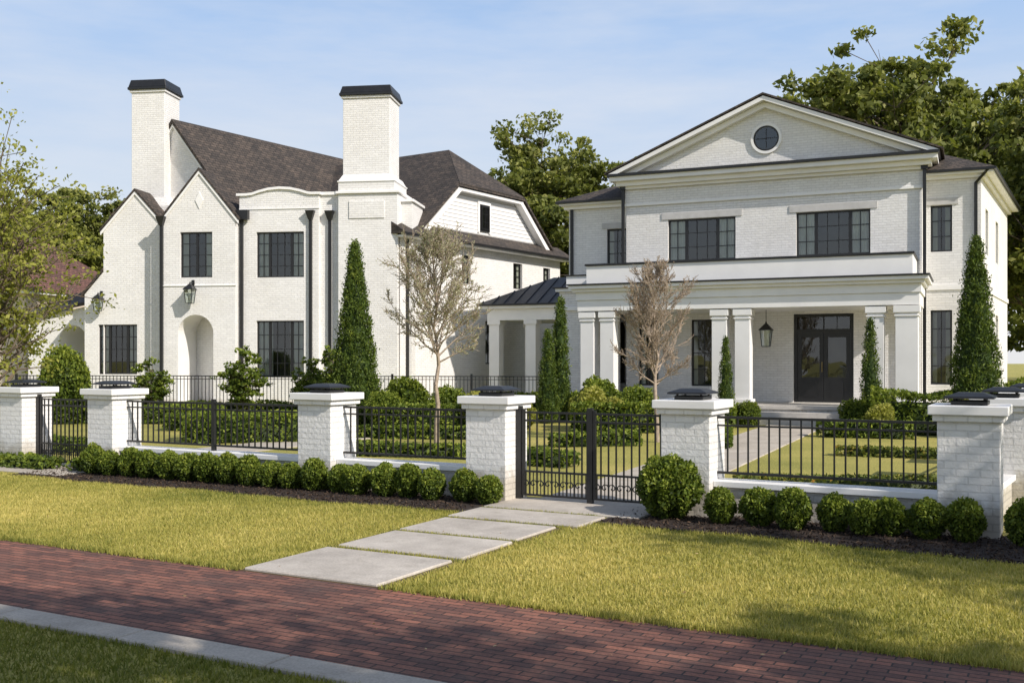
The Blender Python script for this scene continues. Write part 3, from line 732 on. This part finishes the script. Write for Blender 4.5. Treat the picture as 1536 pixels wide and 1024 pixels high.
# ------------------------------------------------------------------ LEFT HOUSE
LH = Fr((-8.88,36.0), (.990,-.139), (.139,.990))
EB = Fr((-12.45,38.0), (.831,-.556), (.556,.831))
WG = Fr((-3.84,35.3), (.556,.831), (-.831,.556))
H2 = empty('white_brick_manor', (-8.88,36,0))
w = MB(LH); fm = MB(LH); rf = MB(LH); tr = MB(LH); ds = MB(LH)
w.fr = EB; rf.fr = EB; tr.fr = EB
w.extr([(-3.1,0),(3.1,0),(3.1,7.1),(0,10.45),(-3.1,7.1)], 0, 11, WB)
for s in (-1,1):
    rf.extr([(s*3.4,6.78),(0,10.46),(0,10.62),(s*3.4,6.94)], -.14, 11.1, SHING)
    tr.extr([(s*3.32,6.72),(0,10.32),(0,10.45),(s*3.32,6.85)], -.10, -.005, TRIM)
w.fr = LH; rf.fr = LH; tr.fr = LH
def gablebay(u0,u1,w0,w1,ze,zp,over=.12,rw1=None):
    c = (u0+u1)/2; hw = (u1-u0)/2
    w.poly([(u0,w0,ze),(u1,w0,ze),(c,w0,zp)], WB)
    for u in (u0,u1): w.poly([(u,w0,0),(u,w1,0),(u,w1,ze),(u,w0,ze)], WB)
    sl = (zp-ze)/hw
    for s in (-1,1):
        e = c+s*(hw+over); z = ze-sl*over
        rf.extr([(e,z+.01),(c,zp+.01),(c,zp+.10),(e,z+.10)], w0-.07, rw1 or w1, SHING)
        tr.extr([(e-s*.02,z-.12),(c,zp-.12),(c,zp),(e-s*.02,z)], w0-.05, w0-.003, TRIM)
gablebay(-5.78,-3.36,0,3.5,6.45,7.75)
panel(w,-6.5,-3.36,0,4.1,0,[(-5.98,-4.5,1.25,3.02)]); panel(w,-5.78,-3.36,4.1,6.45,0,[])
w.poly([(-6.5,0,4.1),(-5.78,0,4.1),(-5.78,0,4.9)],WB); w.poly([(-6.5,0,0),(-6.5,3,0),(-6.5,3,4.1),(-6.5,0,4.1)],WB)
rf.solid([(-6.62,-.08,4.0),(-5.78,-.08,4.93),(-5.78,3,4.93),(-6.62,3,4.0)],[(-6.62,-.08,4.1),(-5.78,-.08,5.03),(-5.78,3,5.03),(-6.62,3,4.1)],SHING)
window(fm,-5.98,-4.5,1.25,3.02,0,3,2,4)
gablebay(-3.25,-.62,-.5,4,6.75,8.33,.14,5)
panel(w,-3.25,-.62,0,6.75,-.5,[(-2.64,-1.46,4.62,6.2),(-2.72,-1.42,.25,3.33,2.0)])
window(fm,-2.64,-1.46,4.62,6.2,-.5,2,2,4)
tr.box(-3.3,-.57,-.53,-.501,4.32,4.36,TRIM)
dm = MB(LH); dm.box(-2.6,-1.54,1.40,1.48,.27,2.7,DOORM); dm.box(-2.45,-1.69,1.37,1.40,.45,1.2,DOORM); dm.poly([(-2.45,1.395,1.3),(-1.69,1.395,1.3),(-1.69,1.395,2.5),(-2.45,1.395,2.5)],GLASS)
dm.build('entry_door', H2)
w.box(-2.95,-1.2,-.9,-.502,0,.12,STONE); w.box(-2.85,-1.3,-.8,-.503,.121,.24,STONE)
tr.extr([(-1.93,7.0),(-1.78,7.3),(-1.93,7.6),(-2.08,7.3)],-.53,-.502,TRIM)
panel(w,-.62,2.25,0,7.3,-.15,[(0,1.72,4.62,6.2),(0,1.72,1.15,3.12)])
window(fm,0,1.72,4.62,6.2,-.15,3,2,4); window(fm,0,1.72,1.15,3.12,-.15,3,2,4)
w.poly([(2.25,-.15,0),(2.25,4,0),(2.25,4,7.3),(2.25,-.15,7.3)],WB); w.poly([(-.62,-.15,0),(-.62,2,0),(-.62,2,7.3),(-.62,-.15,7.3)],WB)
top = [(-.62,7.46),(-.35,7.46),(-.15,7.48),(.1,7.56),(.45,7.64),(.85,7.67),(1.25,7.64),(1.6,7.56),(1.85,7.48),(2.0,7.46),(2.25,7.46)]
w.extr([(-.62,7.301),*[(u,z) for u,z in top],(2.25,7.301)], -.15,.15,WB)
cop = [(u,z+.001) for u,z in top]+[(u,z+.09) for u,z in reversed(top)]
cop[0]=(-.72,7.461); cop[-1]=(-.72,7.55); cop[10]=(2.33,7.461); cop[11]=(2.33,7.55)
tr.extr(cop,-.22,.2,TRIM)
tr.box(-.62,2.29,-.18,-.152,6.98,7.03,TRIM)
w.box(2.25,2.95,.0,3.5,0,7.45,WB); tr.box(2.2,3.0,-.07,3.5,7.452,7.56,TRIM); tr.box(-.6,2.2,3.0,3.4,7.0,7.5,TRIM)
w.box(-.6,5.0,.6,4.5,.02,7.25,WB)
ch = MB(LH)
ch.box(2.96,5.06,-.2,1.5,0,7.45,WB); ch.box(2.88,5.14,-.28,1.6,7.452,7.54,TRIM)
ch.box(2.96,4.95,-.2,1.5,7.542,7.85,WB); ch.box(2.93,4.98,-.23,1.53,7.852,7.90,TRIM); ch.box(2.96,4.95,-.2,1.5,7.902,8.12,WB,taper=.12)
ch.box(3.09,4.75,-.06,1.22,8.1,10.75,WB)
ch.box(3.04,4.80,-.11,1.27,10.752,10.84,WB); ch.box(2.98,4.86,-.17,1.33,10.842,10.93,BLACK); ch.box(3.0,4.84,-.15,1.31,10.932,11.18,BLACK,taper=.07)
ch.box(4.95,5.45,.3,1.9,0,7.2,WB); ch.box(4.96,5.52,.22,1.97,7.202,7.3,TRIM)
ch.box(3.35,4.6,-.235,-.202,6.6,7.2,WB)
ch.box(-5.30,-4.02,1.1,2.3,5.5,11.55,WB)
ch.box(-5.35,-3.97,1.05,2.35,11.552,11.65,WB); ch.box(-5.41,-3.91,.99,2.41,11.652,11.74,BLACK); ch.box(-5.39,-3.93,1.01,2.39,11.742,12.02,BLACK,taper=.07)
ch.box(-5.55,-3.75,.9,2.5,5.0,7.35,WB,taper=.0); ch.box(-5.55,-3.75,.9,2.5,7.351,7.75,WB,taper=.22)
ch.build('chimneys',H2,.01)
for u,wf,z1 in ((-3.30,-.62,6.55),(-.50,-.30,6.75),(1.98,-.27,6.7),(2.62,-.12,6.7)):
    ds.box(u-.05,u+.05,wf+.02,wf+.11,.1,z1,BLACK)
    ds.solid([(u-.06,wf-.02,z1-.12),(u+.06,wf-.02,z1-.12),(u+.06,wf+.11,z1-.12),(u-.06,wf+.11,z1-.12)],[(u-.16,wf-.09,z1+.2),(u+.16,wf-.09,z1+.2),(u+.16,wf+.11,z1+.2),(u-.16,wf+.11,z1+.2)],BLACK)
ds.box(-.62,-.22,-.42,-.22,6.62,6.95,BLACK)
for b_ in (w,fm,rf,tr,ds): b_.fr = WG
wo = [(3.56,4.11,4.6,5.66),(7.0,7.65,4.6,5.62),(9.25,9.8,4.6,5.6),(5.07,5.72,1.6,3.25),(8.3,8.9,1.6,3.2)]
panel(w,0,10.6,0,6.05,0,wo)
for o_ in wo: window(fm,*o_,0,1,2,4)
w.poly([(10.6,0,0),(10.6,8,0),(10.6,8,6.05),(10.6,0,6.05)],WB); w.poly([(0,0,6.05),(10.6,0,6.05),(10.6,8,6.05),(0,8,6.05)],WB)
tr.box(-.2,10.8,-.42,-.001,5.95,6.02,TRIM); ds.box(-.3,10.95,-.5,-.40,6.0,6.09,BLACK)
rf.solid([(-.3,-.48,6.06),(10.95,-.48,6.06),(10.95,.32,6.06),(-.3,.32,6.06)],[(-.3,-.48,6.09),(10.95,-.48,6.09),(10.95,.32,6.6),(-.3,.32,6.6)],SHING)
w.extr([(1.1,6.3),(9.9,6.3),(7.56,8.25),(3.44,8.25)],.28,.5,SIDING)
fm.box(5.02,5.66,.20,.279,6.72,7.74,BLACK); window(fm,5.08,5.60,6.78,7.68,.08,1,2,3,False); tr.box(4.92,5.76,.22,.278,7.742,7.85,TRIM); tr.box(4.92,5.02,.22,.278,6.66,7.74,TRIM); tr.box(5.66,5.76,.22,.278,6.66,7.74,TRIM)
def slab(pts, t, m):
    rf.solid([(a,b,z) for a,b,z in pts],[(a,b,z+t) for a,b,z in pts],m)
slab([(.7,-.1,5.98),(3.30,-.1,8.18),(5.5,2.1,10.0),(5.5,9,10.0),(.7,9,5.98)],.12,SHING)
slab([(10.3,-.1,5.98),(7.70,-.1,8.18),(5.5,2.1,10.0),(5.5,9,10.0),(10.3,9,5.98)],.12,SHING)
slab([(3.28,-.1,8.17),(7.72,-.1,8.17),(5.5,2.1,10.0)],.13,SHING)
tr.extr([(.85,6.0),(3.36,8.13),(3.5,8.02),(1.15,6.0)],-.04,.26,TRIM); tr.extr([(10.15,6.0),(7.64,8.13),(7.5,8.02),(9.85,6.0)],-.04,.26,TRIM)
tr.box(3.3,7.7,-.03,.26,8.03,8.15,TRIM)
ds.box(.3,.38,-.1,-.02,.2,5.9,BLACK)
for b_ in (w,fm,rf,tr,ds): b_.fr = LH
panel(w,-9.6,-6.45,0,3.3,1.4,[(-8.35,-7.25,.1,3.05,1.8)]); w.poly([(-9.6,1.4,3.3),(-6.45,1.4,3.3),(-6.45,1.4,3.9)],WB)
rf.solid([(-9.8,1.2,3.25),(-6.4,1.2,3.95),(-6.4,4.5,4.9),(-9.8,4.5,4.3)],[(-9.8,1.2,3.37),(-6.4,1.2,4.07),(-6.4,4.5,5.0),(-9.8,4.5,4.4)],SHING)
w.poly([(-9.6,1.4,0),(-9.6,4.4,0),(-9.6,4.4,3.9),(-9.6,1.4,3.3)],WB)
w.build('walls',H2); fm.build('windows',H2); rf.build('roof',H2); tr.build('trim',H2,.004); ds.build('gutters',H2)
lantern('wall_lantern', LH, -2.15, -.78, 3.72, 1.35); lantern('wall_lantern', LH, -5.85, -.25, 3.5, 1.2)
NB = empty('neighbour_house', (-24,48,0)); NF = Fr((-27,47),(.97,-.24),(.24,.97))
n_ = MB(NF)
panel(n_,-4,5.6,0,4.7,0,[(-1,.2,2.6,4.0),(3.4,4.6,2.6,4.0),(1.2,2.2,2.6,4.0)],BEIGE)
n_.poly([(5.6,0,0),(5.6,8,0),(5.6,8,4.7),(5.6,0,4.7)],BEIGE); n_.build('walls',NB)
n_ = MB(NF)
for o_ in [(-1,.2,2.6,4.0),(3.4,4.6,2.6,4.0),(1.2,2.2,2.6,4.0)]: window(n_,*o_,0,2,2,3)
n_.box(-4.4,6.0,-.4,8.4,4.702,4.82,TRIM); n_.solid([(-4.5,-.5,4.822),(6.1,-.5,4.822),(6.1,8.5,4.822),(-4.5,8.5,4.822)],[(-1,3.9,7.7),(3,3.9,7.7),(3,4.1,7.7),(-1,4.1,7.7)],SHINGR)
n_.build('roof',NB)
IF = Fr((-15.5,32.2), (.993,-.115), (.115,.993))
for i in range(7):
    b = fpanel(IF, i*2.4, i*2.4+2.4, .12, 1.28, False); b.box(i*2.4-.03,i*2.4+.03,-.03,.03,0,1.34,BLACK); b.build('iron_fence')

# ------------------------------------------------------------------ planting
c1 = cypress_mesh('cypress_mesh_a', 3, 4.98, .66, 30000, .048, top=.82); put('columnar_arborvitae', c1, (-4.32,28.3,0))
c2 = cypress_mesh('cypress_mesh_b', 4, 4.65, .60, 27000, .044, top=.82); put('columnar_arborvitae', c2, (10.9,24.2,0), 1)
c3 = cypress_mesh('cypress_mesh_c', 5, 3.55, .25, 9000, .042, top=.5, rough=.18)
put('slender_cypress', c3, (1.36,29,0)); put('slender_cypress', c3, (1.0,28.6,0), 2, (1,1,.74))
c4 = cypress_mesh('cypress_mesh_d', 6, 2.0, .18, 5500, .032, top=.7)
for u, wv, s in ((-.78,-3.0,1.0),(3.02,-3.05,1.22)):
    q = RH((u,wv,0)); E = empty('potted_cypress', (q[0],q[1],0))
    b = MB(); b.lathe((q[0],q[1]), [(.001,.0),(.16,0),(.24,.42),(.27,.44),(.27,.5),(.22,.5),(.20,.46),(.001,.46)], POT, 20); b.build('pot', E)
    put('foliage', c4, (q[0],q[1],.44), u, s, parent=E)
sm = ball_mesh('shrub_mesh', 70, n=5200, leaf=.085, rough=.30)
sm2 = ball_mesh('shrub_mesh_b', 71, n=5200, leaf=.10, rough=.40, leafm=L_YOUNG)
def shrub(x,y,r,h=None,me=sm,name='garden_shrub'):
    put(name, me, (x,y,-.04), rnd.random()*6, (r,r,(h or 2.1*r)/2.1))
shrub(-12.3,28.3,.66,2.1,ball_mesh('topiary_mesh', 72, n=9000, leaf=.06, rough=.26),'conical_shrub')
mag = tree_mesh('magnolia_mesh', 81, H=2.2, R=.60, base=.04, nc=70, nl=64, leaf=.055, leafm=L_BOX, tr=.03, cr=(.18,.32))
for x,y,s in ((-10.6,30.3,.85),(-7.9,30.2,1.0),(-5.9,30.0,.85),(-5.3,30.4,1.0)): put('magnolia_shrub', mag, (x,y,0), x, s)
for x,y,r in ((6.15,26.9,.33),(8.85,26.6,.36),(9.5,26.4,.42),(11.6,23.5,.5),(3.4,27.8,.5),(2.4,28.6,.6),(12.2,24.5,.6),(-1.7,27.4,.5),(-2.9,28.2,.6),(-3.4,27.2,.45)): shrub(x,y,r)
for x,y,r in ((-.8,26.6,.45),(.2,26.0,.38),(1.9,26.4,.5),(2.6,25.6,.4),(10.4,22.9,.42),(8.3,23.4,.36)): shrub(x,y,r,None,sm2)
H_ = [((-7.0,22.2),(-4.4,22.6),1.5,.60),((-8.6,25.8),(-4.8,25.5),.8,.42),((-12.5,28.6),(-8.0,28.4),.8,.5),
      ((-3.7,19.2),(-.9,18.4),.5,.26),((-3.5,23.2),(-.6,22.8),.5,.30),((-3.6,27.0),(.4,26.8),.8,.62),
      ((-.2,17.6),(1.0,16.8),.5,.28),((1.5,25.4),(4.0,25.0),1.0,.72),((.8,20.8),(2.6,21.2),.5,.3),
      ((8.7,24.8),(10.3,24.1),1.2,1.0),((7.0,23.6),(8.9,22.9),.6,.4),((4.1,20.0),(4.7,23.0),.4,.3),
      ((-14.5,31.0),(-5,30.6),.6,.5),((-15,23.5),(-11.2,23.0),.6,.4),((4.6,27.2),(5.8,26.7),.7,.6),((-.5,30.5),(3.4,29.6),.8,.8),
      ((-9.6,20.2),(-8.2,19.6),.6,.3)]
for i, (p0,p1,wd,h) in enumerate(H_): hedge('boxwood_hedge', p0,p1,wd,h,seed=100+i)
hedge('flowering_groundcover', (3.1,14.2),(6.8,13.9),.8,.17,L_GC,700,.032,141)
hedge('flowering_groundcover', (6.0,19.0),(9.4,17.6),.5,.18,L_GC,700,.035,142)
hedge('low_groundcover', (-11.6,18.7),(-7.3,16.4),.5,.22,L_BOX,700,.035,143)
hedge('low_groundcover', (-6.9,16.3),(-2.3,13.9),.4,.22,L_BOX,700,.035,144)
b1 = bud_tree('budding_tree_mesh', 5, 4.75, 1.15, 1.7, L_BUDG, 3, .019, prob=.62)
b2 = bud_tree('budding_tree_mesh_b', 8, 4.2, .95, 1.2, L_BUDB, 2, .014, prob=.5)
put('budding_tree', b1, (-1.58,21.6,0)); put('budding_tree', b2, (3.1,22.0,0), 1.0)
yt = tree_mesh('young_tree_mesh', 91, H=7.3, R=1.9, base=.10, nc=110, nl=120, leaf=.050, leafm=L_YOUNG, tr=.09, cr=(.18,.34))
put('young_leafy_tree', yt, (-11.15,22.0,0))
T1 = tree_mesh('deciduous_a', 31, 16, 4.3, .22, 150, 340, .155, cr=(.15,.26)); T2 = tree_mesh('deciduous_b', 32, 16, 4.8, .20, 155, 340, .16, spread=1.05, cr=(.14,.25))
T3 = tree_mesh('deciduous_c', 33, 16, 4.1, .20, 145, 340, .155, cr=(.15,.26))
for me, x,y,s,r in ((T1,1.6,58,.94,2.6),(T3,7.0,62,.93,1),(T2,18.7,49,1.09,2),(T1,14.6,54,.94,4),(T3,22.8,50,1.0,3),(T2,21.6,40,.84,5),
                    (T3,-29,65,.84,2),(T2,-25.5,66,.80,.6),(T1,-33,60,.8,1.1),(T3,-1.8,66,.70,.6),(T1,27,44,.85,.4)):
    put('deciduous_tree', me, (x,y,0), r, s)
ST1 = tree_mesh('street_tree_mesh', 41, 10, 3.2, .35, 60, 130, .12, cr=(.14,.24), lobe=.3)
for x,y,s,r in ((13.6,1.0,1.0,.4),(10.2,-2.8,.9,1.2),(6.9,-3.6,1.05,2.0),(2.9,-.9,.9,4.1)):
    put('street_tree', ST1, (x,y,0), r, s)
rng = np.random.default_rng(77); Cs=[]; Ss=[]; Ts=[]
for i in range(330):
    x = -90+180*rng.random(); y = 82+rng.random()*14; z = rng.uniform(1,9.5)+2*math.sin(x*.21); rc = rng.uniform(1.4,2.6); n = 110
    dd = nrm(rng.normal(size=(n,3))); Cs.append(np.array([x,y,z])+dd*rc*(rng.random((n,1))**.5)); Ss.append(.35+.3*rng.random(n)); Ts.append(.35+.1*rng.normal()+.2*dd[:,2]+.15*rng.normal(size=n))
V,F = leaves(np.concatenate(Cs), np.concatenate(Ss), rng); put('distant_tree_line', np_mesh('distant_tree_line', V,F,[L_TREE],None,np.concatenate(Ts)))

# ------------------------------------------------------------------ light, sky, camera
EL = math.radians(35); SX, SY = .735, -.678
sun = bpy.data.lights.new('sun','SUN'); sun.energy = 5.0; sun.angle = math.radians(.5); sun.color = (1,.925,.83)
so = bpy.data.objects.new('sun', sun); COL.objects.link(so)
dv = Vector((SX*math.cos(EL), SY*math.cos(EL), math.sin(EL)))
so.rotation_euler = dv.to_track_quat('Z','Y').to_euler(); so.location = (20,-20,30)
wd = bpy.data.worlds.new('World'); sc.world = wd; wd.use_nodes = True; nt = wd.node_tree
bg = nt.nodes['Background']; bg.inputs[1].default_value = .10
sky = nt.nodes.new('ShaderNodeTexSky'); sky.sky_type = 'NISHITA'; sky.sun_disc = False
sky.sun_elevation = EL; sky.sun_rotation = math.atan2(SX, SY); sky.air_density = 1.0; sky.dust_density = 1.6; sky.ozone_density = 1.2
tc = nt.nodes.new('ShaderNodeTexCoord')
sx = nt.nodes.new('ShaderNodeSeparateXYZ'); nt.links.new(tc.outputs['Generated'], sx.inputs[0])
haze_c = ramp(nt, sx.outputs[2], [(0,(.93,.93,.94)), (.14,(.76,.85,.97)), (.34,(.41,.63,1.0)), (1,(.22,.38,.75))])
haze_f = ramp(nt, sx.outputs[2], [(0,(.95,.95,.95)), (.3,(.92,.92,.92)), (.6,(.3,.3,.3))])
vm = nt.nodes.new('ShaderNodeVectorMath'); vm.operation = 'SCALE'; vm.inputs['Scale'].default_value = 9.2; nt.links.new(haze_c, vm.inputs[0])
base = mixc(nt, haze_f, sky.outputs[0], vm.outputs[0])
mp = nt.nodes.new('ShaderNodeMapping'); mp.inputs['Scale'].default_value = (1.0,1.0,5); mp.inputs['Rotation'].default_value = (.1,.12,.3)
nt.links.new(tc.outputs['Generated'], mp.inputs[0])
nz = noise(nt, mp.outputs[0], 2.2, 8, .58)
fac = ramp(nt, nz, [(.42,(0,0,0)), (.75,(.62,.62,.62))])
c = mixc(nt, fac, base, (8.6,8.6,8.8)); nt.links.new(c, bg.inputs[0])
cam = bpy.data.cameras.new('camera'); co = bpy.data.objects.new('camera', cam); COL.objects.link(co)
co.location = (0,0,1.75); co.rotation_euler = (math.radians(90),0,0); cam.sensor_width = 36; cam.lens = 36.2; cam.shift_y = .0182; cam.clip_end = 2000
sc.camera = co
sc.view_settings.view_transform = 'Standard'; sc.view_settings.look = 'None'; sc.view_settings.exposure = 0
